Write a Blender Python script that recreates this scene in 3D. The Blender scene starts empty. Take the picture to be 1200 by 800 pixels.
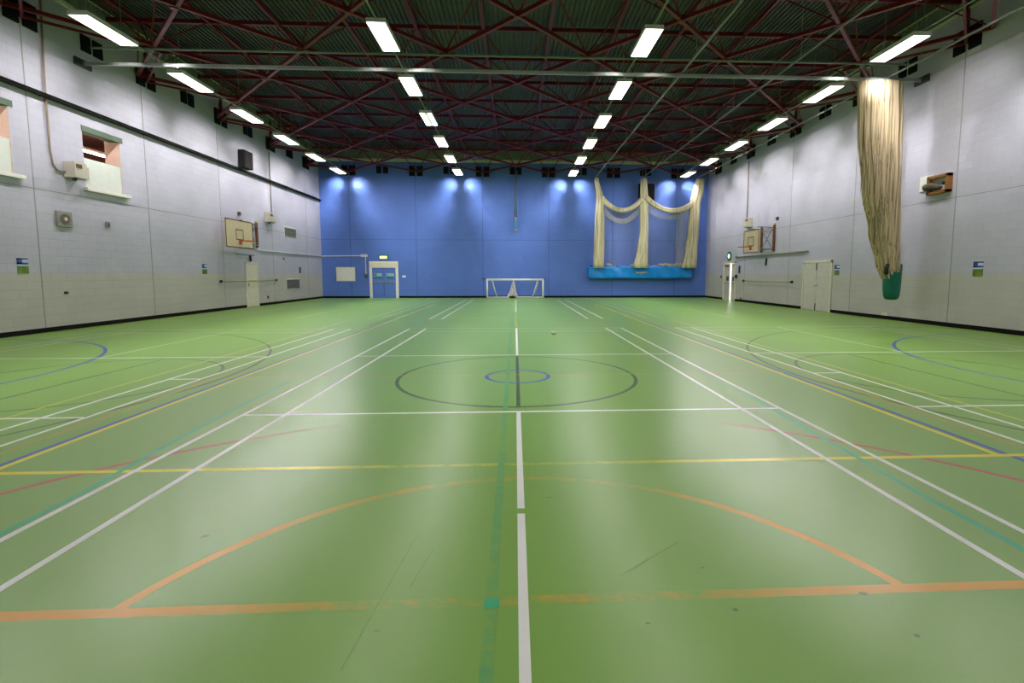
import bpy, bmesh, math, random
from mathutils import Vector, Matrix
random.seed(7)
S = bpy.context.scene
COL = S.collection
XL, XR, YF, YB = -12.5, 12.75, 25.35, -9.6
HW = 9.6                                           # top of the walls

# ------------------------------------------------------------------ materials
def lin(r, g, b):
    f = lambda c: (c/255/12.92) if c/255 <= .04045 else ((c/255+.055)/1.055)**2.4
    return (f(r), f(g), f(b), 1)

def new_mat(name):
    m = bpy.data.materials.new(name); m.use_nodes = True
    nt = m.node_tree; nt.nodes.clear()
    o = nt.nodes.new('ShaderNodeOutputMaterial'); p = nt.nodes.new('ShaderNodeBsdfPrincipled')
    nt.links.new(p.outputs[0], o.inputs[0])
    return m, nt, p, o

def N(nt, t, **kw):
    n = nt.nodes.new(t)
    for k, v in kw.items():
        if k in ('operation', 'blend_type', 'data_type', 'noise_dimensions', 'wave_type', 'bands_direction', 'feature', 'clamp', 'use_clamp'): setattr(n, k, v)
        else: n.inputs[k].default_value = v
    return n

def mixc(nt, fac, a, b):
    n = nt.nodes.new('ShaderNodeMix'); n.data_type = 'RGBA'
    for sock, v in ((0, fac), (6, a), (7, b)):
        if hasattr(v, 'type') and hasattr(v, 'node'): nt.links.new(v, n.inputs[sock])
        else: n.inputs[sock].default_value = v
    return n.outputs[2]

def math_(nt, op, a, b=None, c=None, clamp=False):
    n = nt.nodes.new('ShaderNodeMath'); n.operation = op; n.use_clamp = clamp
    for i, v in enumerate((a, b, c)):
        if v is None: continue
        if hasattr(v, 'node'): nt.links.new(v, n.inputs[i])
        else: n.inputs[i].default_value = v
    return n.outputs[0]

def mrange(nt, v, a, b, c, d, smooth=False):
    n = nt.nodes.new('ShaderNodeMapRange'); nt.links.new(v, n.inputs[0])
    if smooth: n.interpolation_type = 'SMOOTHSTEP'
    for i, x in enumerate((a, b, c, d)): n.inputs[i+1].default_value = x
    return n.outputs[0]

def mat(name, col, rough=.6, var=.04, scale=6, metal=0, spec=.5):
    m, nt, p, o = new_mat(name)
    c = lin(*col)
    tc = nt.nodes.new('ShaderNodeNewGeometry')
    no = N(nt, 'ShaderNodeTexNoise', Scale=scale, Detail=3)
    nt.links.new(tc.outputs['Position'], no.inputs['Vector'])
    dark = tuple(x*(1-var*1.6) for x in c[:3])+(1,)
    lite = tuple(min(1, x*(1+var)) for x in c[:3])+(1,)
    f = mrange(nt, no.outputs[0], .3, .7, 0, 1)
    nt.links.new(mixc(nt, f, dark, lite), p.inputs['Base Color'])
    p.inputs['Roughness'].default_value = rough; p.inputs['Metallic'].default_value = metal
    p.inputs['Specular IOR Level'].default_value = spec
    return m

def emit_mat(name, col, strength):
    m = bpy.data.materials.new(name); m.use_nodes = True
    nt = m.node_tree; nt.nodes.clear()
    o = nt.nodes.new('ShaderNodeOutputMaterial'); e = N(nt, 'ShaderNodeEmission', Strength=strength)
    e.inputs[0].default_value = lin(*col); nt.links.new(e.outputs[0], o.inputs[0])
    return m

def wall_mat(name, axis, top, low=None, split=1.55, rough=.55):
    """painted blockwork: block courses as bump and faint mortar, an optional dado colour below split"""
    m, nt, p, o = new_mat(name)
    g = nt.nodes.new('ShaderNodeNewGeometry'); sp = nt.nodes.new('ShaderNodeSeparateXYZ'); nt.links.new(g.outputs['Position'], sp.inputs[0])
    cb = nt.nodes.new('ShaderNodeCombineXYZ'); nt.links.new(sp.outputs[axis], cb.inputs[0]); nt.links.new(sp.outputs['Z'], cb.inputs[1])
    br = N(nt, 'ShaderNodeTexBrick', Scale=1.0)
    br.inputs['Mortar Size'].default_value = .007; br.inputs['Brick Width'].default_value = .45; br.inputs['Row Height'].default_value = .225
    br.inputs['Mortar Smooth'].default_value = .5
    br.inputs['Color1'].default_value = (1, 1, 1, 1); br.inputs['Color2'].default_value = (.96, .96, .96, 1); br.inputs['Mortar'].default_value = (.86, .86, .86, 1)
    nt.links.new(cb.outputs[0], br.inputs['Vector'])
    no = N(nt, 'ShaderNodeTexNoise', Scale=.9, Detail=5); nt.links.new(g.outputs['Position'], no.inputs['Vector'])
    c = lin(*top)
    if low:
        f = math_(nt, 'LESS_THAN', sp.outputs['Z'], split)
        base = mixc(nt, f, c, lin(*low))
    else: base = mixc(nt, 0.0, c, c)
    n2 = mrange(nt, no.outputs[0], .3, .7, .93, 1.03)
    mul = nt.nodes.new('ShaderNodeMix'); mul.data_type = 'RGBA'; mul.blend_type = 'MULTIPLY'; mul.inputs[0].default_value = 1
    nt.links.new(base, mul.inputs[6]); nt.links.new(br.outputs['Color'], mul.inputs[7])
    mul2 = nt.nodes.new('ShaderNodeMix'); mul2.data_type = 'RGBA'; mul2.blend_type = 'MULTIPLY'; mul2.inputs[0].default_value = 1
    nt.links.new(mul.outputs[2], mul2.inputs[6])
    cc = nt.nodes.new('ShaderNodeCombineColor')
    for i in range(3): nt.links.new(n2, cc.inputs[i])
    nt.links.new(cc.outputs[0], mul2.inputs[7])
    nt.links.new(mul2.outputs[2], p.inputs['Base Color'])
    b = N(nt, 'ShaderNodeBump', Strength=.35, Distance=.01)
    nt.links.new(br.outputs['Fac'], b.inputs['Height']); b.invert = True
    nt.links.new(b.outputs[0], p.inputs['Normal'])
    p.inputs['Roughness'].default_value = rough; p.inputs['Specular IOR Level'].default_value = .3
    return m

FLOOR = (131, 176, 76)
FR0, FR1 = .315, .325
def floor_rough(nt, p, g):
    no = N(nt, 'ShaderNodeTexNoise', Scale=.6, Detail=2); nt.links.new(g.outputs['Position'], no.inputs['Vector'])
    nt.links.new(mrange(nt, no.outputs[0], .3, .7, FR0, FR1), p.inputs['Roughness'])
    p.inputs['Specular IOR Level'].default_value = .34

def floor_mat():
    m, nt, p, o = new_mat('green sports floor')
    g = nt.nodes.new('ShaderNodeNewGeometry')
    a = N(nt, 'ShaderNodeTexNoise', Scale=.35, Detail=6, Roughness=.6); nt.links.new(g.outputs['Position'], a.inputs['Vector'])
    b = N(nt, 'ShaderNodeTexNoise', Scale=14, Detail=4); nt.links.new(g.outputs['Position'], b.inputs['Vector'])
    c = lin(*FLOOR)
    k1 = mixc(nt, mrange(nt, a.outputs[0], .3, .7, 0, 1), tuple(x*.97 for x in c[:3])+(1,), tuple(x*1.03 for x in c[:3])+(1,))
    sc = mrange(nt, b.outputs[0], .62, .85, 0, .05)
    nt.links.new(mixc(nt, sc, k1, lin(84, 112, 52)), p.inputs['Base Color'])
    floor_rough(nt, p, g)
    return m

def line_mat(name, col, wear=.15, mid=0.0, x0=1.0, x1=2.3):
    """floor paint worn through to the green: wear everywhere, plus a most-trodden middle |x|<x1"""
    m, nt, p, o = new_mat(name)
    g = nt.nodes.new('ShaderNodeNewGeometry'); sp = nt.nodes.new('ShaderNodeSeparateXYZ'); nt.links.new(g.outputs['Position'], sp.inputs[0])
    no = N(nt, 'ShaderNodeTexNoise', Scale=9, Detail=6, Roughness=.7); nt.links.new(g.outputs['Position'], no.inputs['Vector'])
    big = N(nt, 'ShaderNodeTexNoise', Scale=1.1, Detail=2); nt.links.new(g.outputs['Position'], big.inputs['Vector'])
    ax = math_(nt, 'ABSOLUTE', sp.outputs['X'])
    mf = mrange(nt, ax, x0, x1, mid, 0, True)
    amt = math_(nt, 'ADD', mf, wear)
    v = math_(nt, 'MULTIPLY', mrange(nt, no.outputs[0], .35, .65, .65, 1.35), amt)
    v = math_(nt, 'MULTIPLY', v, mrange(nt, big.outputs[0], .35, .65, .8, 1.2), clamp=True)
    nt.links.new(mixc(nt, v, lin(*col), lin(*FLOOR)), p.inputs['Base Color'])
    floor_rough(nt, p, g)
    return m

def net_mat(name, col, open_, sx=60, sz=1.2):
    """netting: strands with see-through slits between them"""
    m, nt, p, o = new_mat(name)
    p.inputs['Base Color'].default_value = lin(*col); p.inputs['Roughness'].default_value = .8
    g = nt.nodes.new('ShaderNodeNewGeometry'); mp = nt.nodes.new('ShaderNodeMapping'); mp.inputs['Scale'].default_value = (sx, sx, sz)
    nt.links.new(g.outputs['Position'], mp.inputs[0])
    no = N(nt, 'ShaderNodeTexNoise', Scale=1, Detail=2); nt.links.new(mp.outputs[0], no.inputs['Vector'])
    lo = lin(*[c*.84 for c in col])
    nt.links.new(mixc(nt, mrange(nt, no.outputs[0], .35, .65, 0, 1), lo, lin(*col)), p.inputs['Base Color'])
    t = nt.nodes.new('ShaderNodeBsdfTransparent'); mx = nt.nodes.new('ShaderNodeMixShader')
    f = mrange(nt, no.outputs[0], .5-.12+open_*.2-.1, .5+.12+open_*.2-.1, max(0, open_), 1-(0.9*open_)) if open_ < .5 else None
    if open_ < .5: nt.links.new(mrange(nt, no.outputs[0], .28+open_*.25, .40+open_*.25, 0, 1), mx.inputs[0])
    else: nt.links.new(mrange(nt, no.outputs[0], .4, .7, (1-open_)*.4, (1-open_)*1.6), mx.inputs[0])
    nt.links.new(t.outputs[0], mx.inputs[1]); nt.links.new(p.outputs[0], mx.inputs[2]); nt.links.new(mx.outputs[0], o.inputs[0])
    return m

M = dict(
    floor=floor_mat(),
    wall_l=wall_mat('pale blockwork along hall', 'Y', (190, 188, 206), (194, 190, 184)),
    wall_b=wall_mat('pale blockwork across hall', 'X', (190, 188, 206), (194, 190, 184)),
    blue=wall_mat('blue painted blockwork', 'X', (90, 122, 204), None),
    groove_w=mat('grey joint filler', (150, 150, 152), .8), groove_b=mat('dark blue joint', (60, 84, 156), .8),
    black=mat('black rubber skirting', (14, 10, 10), .7, spec=.15),
    deck=mat('grey green steel decking', (74, 72, 80), .5), clad=mat('grey cladding strip', (120, 128, 116), .55),
    flash=mat('cream flashing', (205, 205, 175), .5),
    red=mat('dark red painted steel', (104, 18, 26), .42), navy=mat('dark navy plate', (12, 12, 22), .7, spec=.2),
    lampwhite=mat('white lamp housing', (225, 225, 220), .4), diffuser=emit_mat('lit lamp diffuser', (255, 244, 234), 10),
    diffuser_edge=emit_mat('lit lamp diffuser paler', (255, 240, 225), 8),
    boxgrey=mat('warm grey box', (192, 185, 172), .5), railgrey=mat('dull grey rail', (118, 122, 120), .5), alu=mat('pale grey rail', (152, 156, 152), .35, metal=.3), wire=mat('grey green cable', (120, 140, 122), .5),
    dkgreen=mat('dark green bracket', (30, 44, 40), .5),
    white=mat('white paint', (228, 226, 222), .4), cream=mat('cream paint', (222, 214, 196), .45),
    cream_door=mat('cream grey door paint', (206, 201, 190), .42), bluedoor=mat('blue door paint', (88, 120, 204), .4),
    grey=mat('mid grey plastic', (140, 142, 136), .5), dgrey=mat('dark grey plastic', (62, 62, 66), .5),
    speaker=mat('black speaker cabinet', (20, 18, 20), .7, spec=.25), grille=mat('black speaker grille', (30, 24, 24), .8, spec=.2),
    board=mat('cream backboard', (226, 208, 172), .45), wood=mat('brown timber post', (104, 62, 34), .55), wood2=mat('orange brown timber', (150, 96, 40), .5),
    orange_m=mat('orange rim paint', (214, 96, 52), .4), yellow_m=mat('yellow tip', (214, 184, 60), .5), tealsteel=mat('grey green steel', (96, 122, 120), .45),
    motor=mat('brown grey motor', (86, 76, 62), .6), vent=mat('grey vent slats', (104, 106, 104), .5), exitgreen=mat('exit sign green', (24, 120, 74), .5),
    exitlit=emit_mat('lit exit legend', (228, 255, 150), 1.6), exitlit2=emit_mat('lit round exit legend', (250, 255, 225), 1.5),
    dsign=mat('green door sign', (30, 128, 110), .5), dsignw=mat('pale door sign', (150, 190, 190), .5),
    pblue=mat('poster blue', (58, 86, 170), .5), pwhite=mat('poster white', (200, 204, 222), .5), pgreen=mat('poster green', (88, 132, 34), .5, .2), pyel=mat('poster ochre', (132, 122, 26), .5, .2),
    nettan=net_mat('tan netting', (216, 194, 158), .38, 26, .22), netcream=net_mat('cream netting', (212, 203, 168), 0.02, 24, .4), sheer=net_mat('sheer netting', (214, 208, 190), .9, 26, .3), sheer2=net_mat('thin netting', (222, 214, 184), .72, 26, .4),
    vinylblue=mat('bright blue vinyl', (14, 138, 230), .35, .12, 3), vinylgreen=mat('green vinyl', (0, 112, 92), .4, .15, 5),
    rope=net_mat('pale rope', (190, 186, 170), .5, 60, .5), ropeteal=mat('teal sleeve', (60, 150, 180), .6),
    glassw=mat('white obscured panel', (214, 218, 212), .4, .02), galbrown=mat('brown gallery ceiling', (132, 92, 86), .8), galpeach=mat('peach gallery wall', (240, 190, 150), .7),
    reveal=mat('peach reveal paint', (240, 206, 188), .6), header=mat('grey green lintel', (78, 100, 80), .6),
    sky=mat('grey path outside', (210, 205, 200), .7), dark=mat('black fitting', (18, 20, 24), .5), pipe=mat('pale conduit', (206, 208, 214), .4),
    tray=mat('black cable tray', (12, 12, 10), .8, spec=.1), copper=mat('brown conduit', (150, 128, 112), .5),
    tube=emit_mat('lit gallery tube', (255, 236, 222), 40),
    l_white=line_mat('white court paint', (248, 248, 243), .07), l_white2=line_mat('worn white court paint', (222, 228, 206), .28),
    l_yellow=line_mat('yellow court paint', (240, 224, 30), 0.08, .68, 1.0, 2.0), l_pale=line_mat('pale yellow court paint', (206, 208, 70), .2),
    l_blue=line_mat('blue court paint', (34, 62, 192), .18), l_orange=line_mat('orange court paint', (236, 158, 16), .2, .6, .6, 1.9), l_orange2=line_mat('worn orange court paint', (214, 150, 66), .4),
    l_teal=line_mat('teal court paint', (34, 182, 132), .14), l_teal2=line_mat('worn teal court paint', (50, 164, 116), .66), l_pink=line_mat('pink court paint', (204, 70, 84), .18, .85, 1.6, 2.8),
    l_black=line_mat('black court paint', (44, 50, 54), .28), l_black2=line_mat('worn black court paint', (56, 66, 58), .32), l_scuff=line_mat('scuff marks', (66, 70, 52), .6),
)

# ------------------------------------------------------------------ mesh helpers
class MB:
    def __init__(s): s.bm = bmesh.new()
    def quad(s, *pts):
        s.bm.faces.new([s.bm.verts.new(p) for p in pts]); return s
    def box(s, a, b, bev=0):
        x0, y0, z0 = [min(p, q) for p, q in zip(a, b)]; x1, y1, z1 = [max(p, q) for p, q in zip(a, b)]
        r = bmesh.ops.create_cube(s.bm, size=1, matrix=Matrix.Translation(((x0+x1)/2, (y0+y1)/2, (z0+z1)/2)) @ Matrix.Diagonal((x1-x0, y1-y0, z1-z0, 1)))
        if bev:
            es = {e for v in r['verts'] for e in v.link_edges}
            bmesh.ops.bevel(s.bm, geom=list(es), offset=bev, segments=2, affect='EDGES', profile=.6)
        return s
    def obox(s, mtx, size, bev=0):
        r = bmesh.ops.create_cube(s.bm, size=1, matrix=mtx @ Matrix.Diagonal((*size, 1)))
        if bev: bmesh.ops.bevel(s.bm, geom=list({e for v in r['verts'] for e in v.link_edges}), offset=bev, segments=2, affect='EDGES', profile=.6)
        return s
    def bar(s, a, b, w, h=None):
        """square-section bar from a to b"""
        a, b = Vector(a), Vector(b); d = b-a; L = d.length; h = h or w
        z = d.normalized(); up = Vector((0, 0, 1)) if abs(z.z) < .99 else Vector((0, 1, 0))
        x = up.cross(z).normalized(); y = z.cross(x)
        m = Matrix((x, y, z)).transposed().to_4x4(); m.translation = (a+b)/2
        bmesh.ops.create_cube(s.bm, size=1, matrix=m @ Matrix.Diagonal((w, h, L, 1))); return s
    def tube(s, pts, r, n=8, caps=True):
        pts = [Vector(p) for p in pts]; rings = []
        rr = r if isinstance(r, (list, tuple)) else [r]*len(pts)
        px = None
        for i, p in enumerate(pts):
            t = (pts[min(i+1, len(pts)-1)]-pts[max(i-1, 0)]).normalized()
            if px is None: px = t.orthogonal().normalized()
            else:
                px = px - t*px.dot(t); px.normalize()
            py = t.cross(px)
            rings.append([s.bm.verts.new(p+(px*math.cos(2*math.pi*k/n)+py*math.sin(2*math.pi*k/n))*rr[i]) for k in range(n)])
        for A, B in zip(rings, rings[1:]):
            for k in range(n): s.bm.faces.new((A[k], A[(k+1) % n], B[(k+1) % n], B[k]))
        if caps: s.bm.faces.new(rings[0][::-1]); s.bm.faces.new(rings[-1])
        return s
    def loft(s, rings, closed=True, caps=True):
        R = [[s.bm.verts.new(p) for p in r] for r in rings]; n = len(R[0])
        for A, B in zip(R, R[1:]):
            for k in range(n if closed else n-1): s.bm.faces.new((A[k], A[(k+1) % n], B[(k+1) % n], B[k]))
        if caps and closed: s.bm.faces.new(R[0][::-1]); s.bm.faces.new(R[-1])
        return s
    def disc(s, c, axis, r0, r1, n=32):
        c = Vector(c); ax = Vector(axis).normalized(); u = ax.orthogonal().normalized(); v = ax.cross(u)
        A = [c+(u*math.cos(2*math.pi*k/n)+v*math.sin(2*math.pi*k/n))*r0 for k in range(n)] if r0 else None
        B = [c+(u*math.cos(2*math.pi*k/n)+v*math.sin(2*math.pi*k/n))*r1 for k in range(n)]
        if A is None: s.bm.faces.new([s.bm.verts.new(p) for p in B])
        else:
            a = [s.bm.verts.new(p) for p in A]; b = [s.bm.verts.new(p) for p in B]
            for k in range(n): s.bm.faces.new((a[k], a[(k+1) % n], b[(k+1) % n], b[k]))
        return s
    def cyl(s, a, b, r, n=24): return s.tube([a, b], r, n)
    def build(s, name, m, parent=None, smooth=False, origin=None):
        bm = s.bm; bmesh.ops.recalc_face_normals(bm, faces=bm.faces)
        off = world_loc(parent) if parent else (Vector(origin) if origin is not None else Vector((0, 0, 0)))
        bmesh.ops.translate(bm, verts=bm.verts, vec=-off)
        me = bpy.data.meshes.new(name); bm.to_mesh(me); bm.free()
        me.materials.append(M[m] if isinstance(m, str) else m)
        if smooth:
            for p in me.polygons: p.use_smooth = True
        o = bpy.data.objects.new(name, me); COL.objects.link(o)
        if parent: o.parent = parent
        else: o.location = off
        return o

def world_loc(o):
    v = Vector((0, 0, 0))
    while o is not None: v = v+o.location; o = o.parent
    return v

def tag(o, label=None, cat=None, group=None, kind=None):
    for k, v in (('label', label), ('category', cat), ('group', group), ('kind', kind)):
        if v: o[k] = v
    return o
def thing(name, loc, label, cat, group=None):
    e = bpy.data.objects.new(name, None); COL.objects.link(e); e.location = loc; e.empty_display_size = .2
    return tag(e, label, cat, group)
def structure(o, label=None): return tag(o, label, kind='structure')
def copy_tree(o, loc, **props):
    r = o.copy(); COL.objects.link(r); r.location = loc
    for ch in o.children:
        c = ch.copy(); COL.objects.link(c); c.parent = r
        for g in ch.children:
            d = g.copy(); COL.objects.link(d); d.parent = c
    return tag(r, **props)
NTH = ['first', 'second', 'third', 'fourth', 'fifth', 'sixth', 'seventh', 'eighth', 'ninth', 'tenth', 'eleventh', 'twelfth']

# ------------------------------------------------------------------ the shell
def wall_panel(plane, c, u0, u1, v0, v1, holes=()):
    """a wall face at plane=c, u along the wall, v up, with rectangular holes"""
    us = sorted({u0, u1, *[h[0] for h in holes], *[h[1] for h in holes]}); vs = sorted({v0, v1, *[h[2] for h in holes], *[h[3] for h in holes]})
    P = (lambda u, v: (c, u, v)) if plane == 'x' else (lambda u, v: (u, c, v))
    mb = MB()
    for a, b in zip(us, us[1:]):
        for d, e in zip(vs, vs[1:]):
            if any(h[0] <= a and b <= h[1] and h[2] <= d and e <= h[3] for h in holes): continue
            mb.quad(P(a, d), P(b, d), P(b, e), P(a, e))
    bmesh.ops.remove_doubles(mb.bm, verts=mb.bm.verts, dist=1e-5)
    return mb
W1 = (4.35, 5.76, 4.05, 5.8); W2 = (7.86, 9.22, 4.08, 5.8); EX = (20.85, 22.4, 0, 2.2)
floor = structure(MB().box((XL-.05, YB, -.2), (XR+.9, YF+.05, 0)).build('floor', 'floor'), 'green sports hall floor covered in coloured court lines')
wl = structure(wall_panel('x', XL, YB, YF, 0, HW, (W1, W2)).build('wall_left', 'wall_l'), 'pale block wall with two high gallery windows')
wr = structure(wall_panel('x', XR, YB, YF, 0, HW, (EX,)).build('wall_right', 'wall_l'), 'pale block wall with the tan divider net')
wf = structure(wall_panel('y', YF, XL, XR, 0, HW).build('wall_far', 'blue'), 'blue painted block wall at the end of the hall')
wb = structure(wall_panel('y', YB, XL, XR, 0, HW).build('wall_back', 'wall_b'))
# movement joints and the level joint at 3.77 m
def grooves(parent, plane, c, us, z0, z1, u0, u1, m, zj):
    mb = MB(); t = .012 if plane == 'x' and c < 0 else -.012
    for u in us:
        if plane == 'x': mb.box((c-.002*(1 if t > 0 else -1), u-.014, z0), (c+t*.3, u+.014, z1))
        else: mb.box((u-.016, c+.002, z0), (u+.016, c-.004, z1))
    for a, b in zip([u0]+[], [u1]+[]):
        if plane == 'x': mb.box((c-.002*(1 if t > 0 else -1), a, zj-.011), (c+t*.3, b, zj+.011))
        else: mb.box((a, c+.002, zj-.011), (b, c-.004, zj+.011))
    mb.build('joint_lines', m, parent)
grooves(wl, 'x', XL, [-6.4, -2.1, 2.1, 6.26, 10.3, 14.5, 18.9, 23.2], .12, 8.85, YB, YF, 'groove_w', 3.77)
grooves(wr, 'x', XR, [-6.4, -2.1, 2.2, 6.56, 10.9, 15.23, 19.7, 23.9], .12, 8.85, YB, YF, 'groove_w', 3.77)
grooves(wf, 'y', YF, [-10.65, -6.43, -2.13, 2.18, 6.41, 10.62], .12, 8.8, XL, XR, 'groove_b', 3.77)
# skirtings, broken at the doors
def skirting(name, plane, c, segs):
    mb = MB()
    for a, b in segs:
        if plane == 'x': mb.box((c, a, 0), (c+(.02 if c < 0 else -.02), b, .125))
        else: mb.box((a, c, 0), (b, c-.02, .125))
    structure(mb.build(name, 'black'))
skirting('baseboard_left', 'x', XL, [(YB, 16.14), (17.24, YF)])
skirting('baseboard_right', 'x', XR, [(YB, 11.98), (14.0, 20.8), (22.46, YF)])
skirting('baseboard_far', 'y', YF, [(XL, -9.5), (-7.6, XR)])
# corrugated roof deck
mb = MB(); prof = []
x = XL-.1; p = .15
while x < XR+.1:
    prof += [(x, 9.5), (x+.05, 9.5), (x+.07, 9.56), (x+.13, 9.56)]; x += p
mb.loft([[(a, YB-.1, z) for a, z in prof], [(a, YF+.1, z) for a, z in prof]], closed=False)
structure(mb.build('ceiling', 'deck'), 'dark corrugated steel roof deck behind red lattice steelwork')
# cladding strip and flashing above the block walls
def clad(name, plane, c, u0, u1, z0, z1):
    mb = MB(); a = []; u = u0; s = 1 if (plane == 'x' and c < 0) else -1
    while u < u1-.01:
        a += [(u, .02), (u+.07, .02), (u+.1, .05), (u+.17, .05)]; u += .2
    f = (lambda u, d, z: (c+s*d, u, z)) if plane == 'x' else (lambda u, d, z: (u, c-d, z))
    mb.loft([[f(u, d, z0) for u, d in a], [f(u, d, z1) for u, d in a]], closed=False)
    o = structure(mb.build(name, 'clad'))
    b = MB()
    if plane == 'x': b.box((c, u0, z0-.05), (c+s*.07, u1, z0)); b.box((c, u0, z1-.03), (c+s*.08, u1, z1))
    else: b.box((u0, c, z0-.16), (u1, c-.07, z0+.02))
    b.build('flashing', 'flash', o)
clad('trim_1', 'x', XL, YB, YF-.1, 9.0, 9.52)
clad('trim_2', 'x', XR, YB, YF-.1, 9.0, 9.52)
clad('trim_3', 'y', YF, XL+.1, XR-.1, 8.86, 9.5)

# ------------------------------------------------------------------ floor markings (paint on the floor)
LAYER = [0]
class Lines:
    def __init__(s, m): LAYER[0] += 1; s.z = 0.0002+.00006*LAYER[0]; s.mb = MB(); s.m = m
    def seg(s, a, b, w=.048):
        s.z += 3e-6
        a, b = Vector((*a, s.z)), Vector((*b, s.z)); d = (b-a).normalized(); n = Vector((-d.y, d.x, 0))*w/2
        k = max(1, int((b-a).length/1.0))
        for i in range(k):
            p, q = a.lerp(b, i/k), a.lerp(b, (i+1)/k); s.mb.quad(p-n, q-n, q+n, p+n)
        return s
    def poly(s, pts, w=.048):
        for a, b in zip(pts, pts[1:]): s.seg(a, b, w)
        return s
    def arc(s, c, r, a0, a1, w=.048, n=72):
        s.z += 3e-6
        for i in range(n):
            t0, t1 = [math.radians(a0+(a1-a0)*k/n) for k in (i, i+1)]
            P = lambda rr, t: (c[0]+rr*math.cos(t), c[1]+rr*math.sin(t), s.z)
            s.mb.quad(P(r-w/2, t0), P(r+w/2, t0), P(r+w/2, t1), P(r-w/2, t1))
        return s
    def done(s, name): return tag(s.mb.build(name, s.m, floor), kind='structure')
L = Lines('l_black2')
for sx, cx in ((-1, -10.75), (1, 10.65)):
    L.arc((sx*6.42, 0), 1.79, 0, 360); L.seg((sx*6.42, -1.79), (sx*6.42, 1.79))
    L.seg((sx*8.15, .5), (sx*7.85, 1.0), .04)
    L.arc((cx, .05), 6.35, 90, 90+140*(-sx*-1), .05) if False else None
L.done('key_lines')
L = Lines('l_black')
L.arc((0, 0), 1.77, 0, 360, .055); L.seg((0, -1.77), (0, 1.77), .05)
L.arc((-10.75, .05), 6.36, -72, 90, .05); L.arc((10.65, .05), 6.36, 90, 252, .05)
L.seg((-12.4, 6.41), (-10.75, 6.41), .05); L.seg((12.6, 6.41), (10.65, 6.41), .05)
L.done('black_lines')
L = Lines('l_blue')
L.arc((0, -.02), .47, 0, 360, .055)
L.arc((-12.2, -.1), 4.9, -90, 90, .06); L.arc((12.15, -.05), 4.9, 90, 270, .06)
L.seg((-4.2, -9), (-4.22, 10), .055); L.seg((4.19, -9), (4.2, 10), .055)
L.done('blue_lines')
L = Lines('l_orange')
L.arc((0, -5.77), 1.965, 16, 164, .06); L.seg((-3.2, -5.215), (3.2, -5.215), .065)
L.seg((-.19, -3.83), (-.10, -3.83), .05)
L.done('orange_lines')
L = Lines('l_orange2')
L.seg((-4.5, -9), (-4.48, .8)); L.seg((4.49, -9), (4.5, .8)); L.seg((-4.2, .1), (4.2, .1), .04)
L.arc((-2.75, 7.3), .3, 90, 200, .05, 14); L.arc((2.7, 7.2), .35, -20, 90, .05, 14)
L.done('worn_orange_lines')
L = Lines('l_pink'); L.arc((0, -6.5), 4.5, 26, 154, .055); L.done('pink_lines')
L = Lines('l_yellow')
L.seg((-4.2, -3.52), (4.75, -3.52), .055); L.seg((-4.14, -3.52), (-4.18, 18.5), .055); L.seg((4.1, -3.52), (4.13, 18.5), .055)
L.seg((0, 6.7), (0, 13), .055)
L.done('yellow_lines')
L = Lines('l_pale'); L.seg((-5.47, -9), (-5.6, 9)); L.seg((5.36, -9), (5.3, 9)); L.done('pale_yellow_lines')
L = Lines('l_teal')
L.poly([(-3.1, -9), (-3.1, -3.9), (-3.2, -2.85), (-3.27, -1.4), (-3.3, -.2)], .05); L.poly([(2.82, -9), (2.82, -4.1), (2.86, -3.4), (2.92, -1.8), (2.93, -1.2)], .05)
L.done('teal_lines')
L = Lines('l_teal2'); L.seg((-.15, -9), (-.15, 12.5), .055); L.seg((2.93, -1.2), (2.85, 2), .05); L.done('worn_teal_lines')
L = Lines('l_teal'); L.seg((-.15, -5.265), (-.15, -5.195), .07); L.done('teal_cross_mark')
L = Lines('l_white2')
L.seg((-3, 5.97), (3, 5.97)); L.seg((-3, 6.68), (3, 6.68))
for cx in (-7.72, 7.68):
    for y in (5.97, 6.68): L.seg((cx-3.05, y), (cx+3.05, y))
    L.seg((cx, 1.98), (cx, 6.7)); L.seg((cx, -6.7), (cx, -1.98))
    for x in (cx-2.97, cx+2.97, cx-2.57, cx+2.57): pass
    s = 1 if cx > 0 else -1
    for x in (cx+s*2.59, cx+s*3.03): L.seg((x, -9), (x, 6.7))
    for x in (cx-3.03, cx-2.57, cx+2.57, cx+3.03): L.seg((x, 10), (x, 22.8))
    L.seg((cx, 10), (cx, 14.7)); L.seg((cx, 18.6), (cx, 22.8))
for y in (10.0, 14.7, 18.6, 22.1): L.seg((-3, y), (3, y), .04)
L.done('worn_white_lines')
L = Lines('l_white')
for x in (-3.03, -2.57, 2.57, 3.02): L.seg((x, -9), (x, 6.7))
L.seg((-3.05, -1.97), (3.05, -1.97)); L.seg((-3.05, 1.97), (3.05, 1.97))
[L.seg((x, 9.7), (x, 22.8), .055) for x in (-3.0, -2.57, 2.5, 3.03)]
L.seg((0, -9), (0, -4.36)); L.seg((0, -4.29), (0, -1.97)); L.seg((0, 1.97), (0, 6.7)); L.seg((0, 13), (0, 22))
for cx, s in ((-7.72, 1), (7.68, -1)):
    a, b = cx+s*3.05, cx+s*2.58
    L.seg((a, -9), (a, 6.7)); L.seg((b, -9), (b, 6.7))
    for y in (-1.98, 1.98): L.seg((cx-3.05, y), (cx+3.05, y))
    L.seg((a, 0), (b, 0))
L.done('white_lines')
L = Lines('l_scuff')
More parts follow.
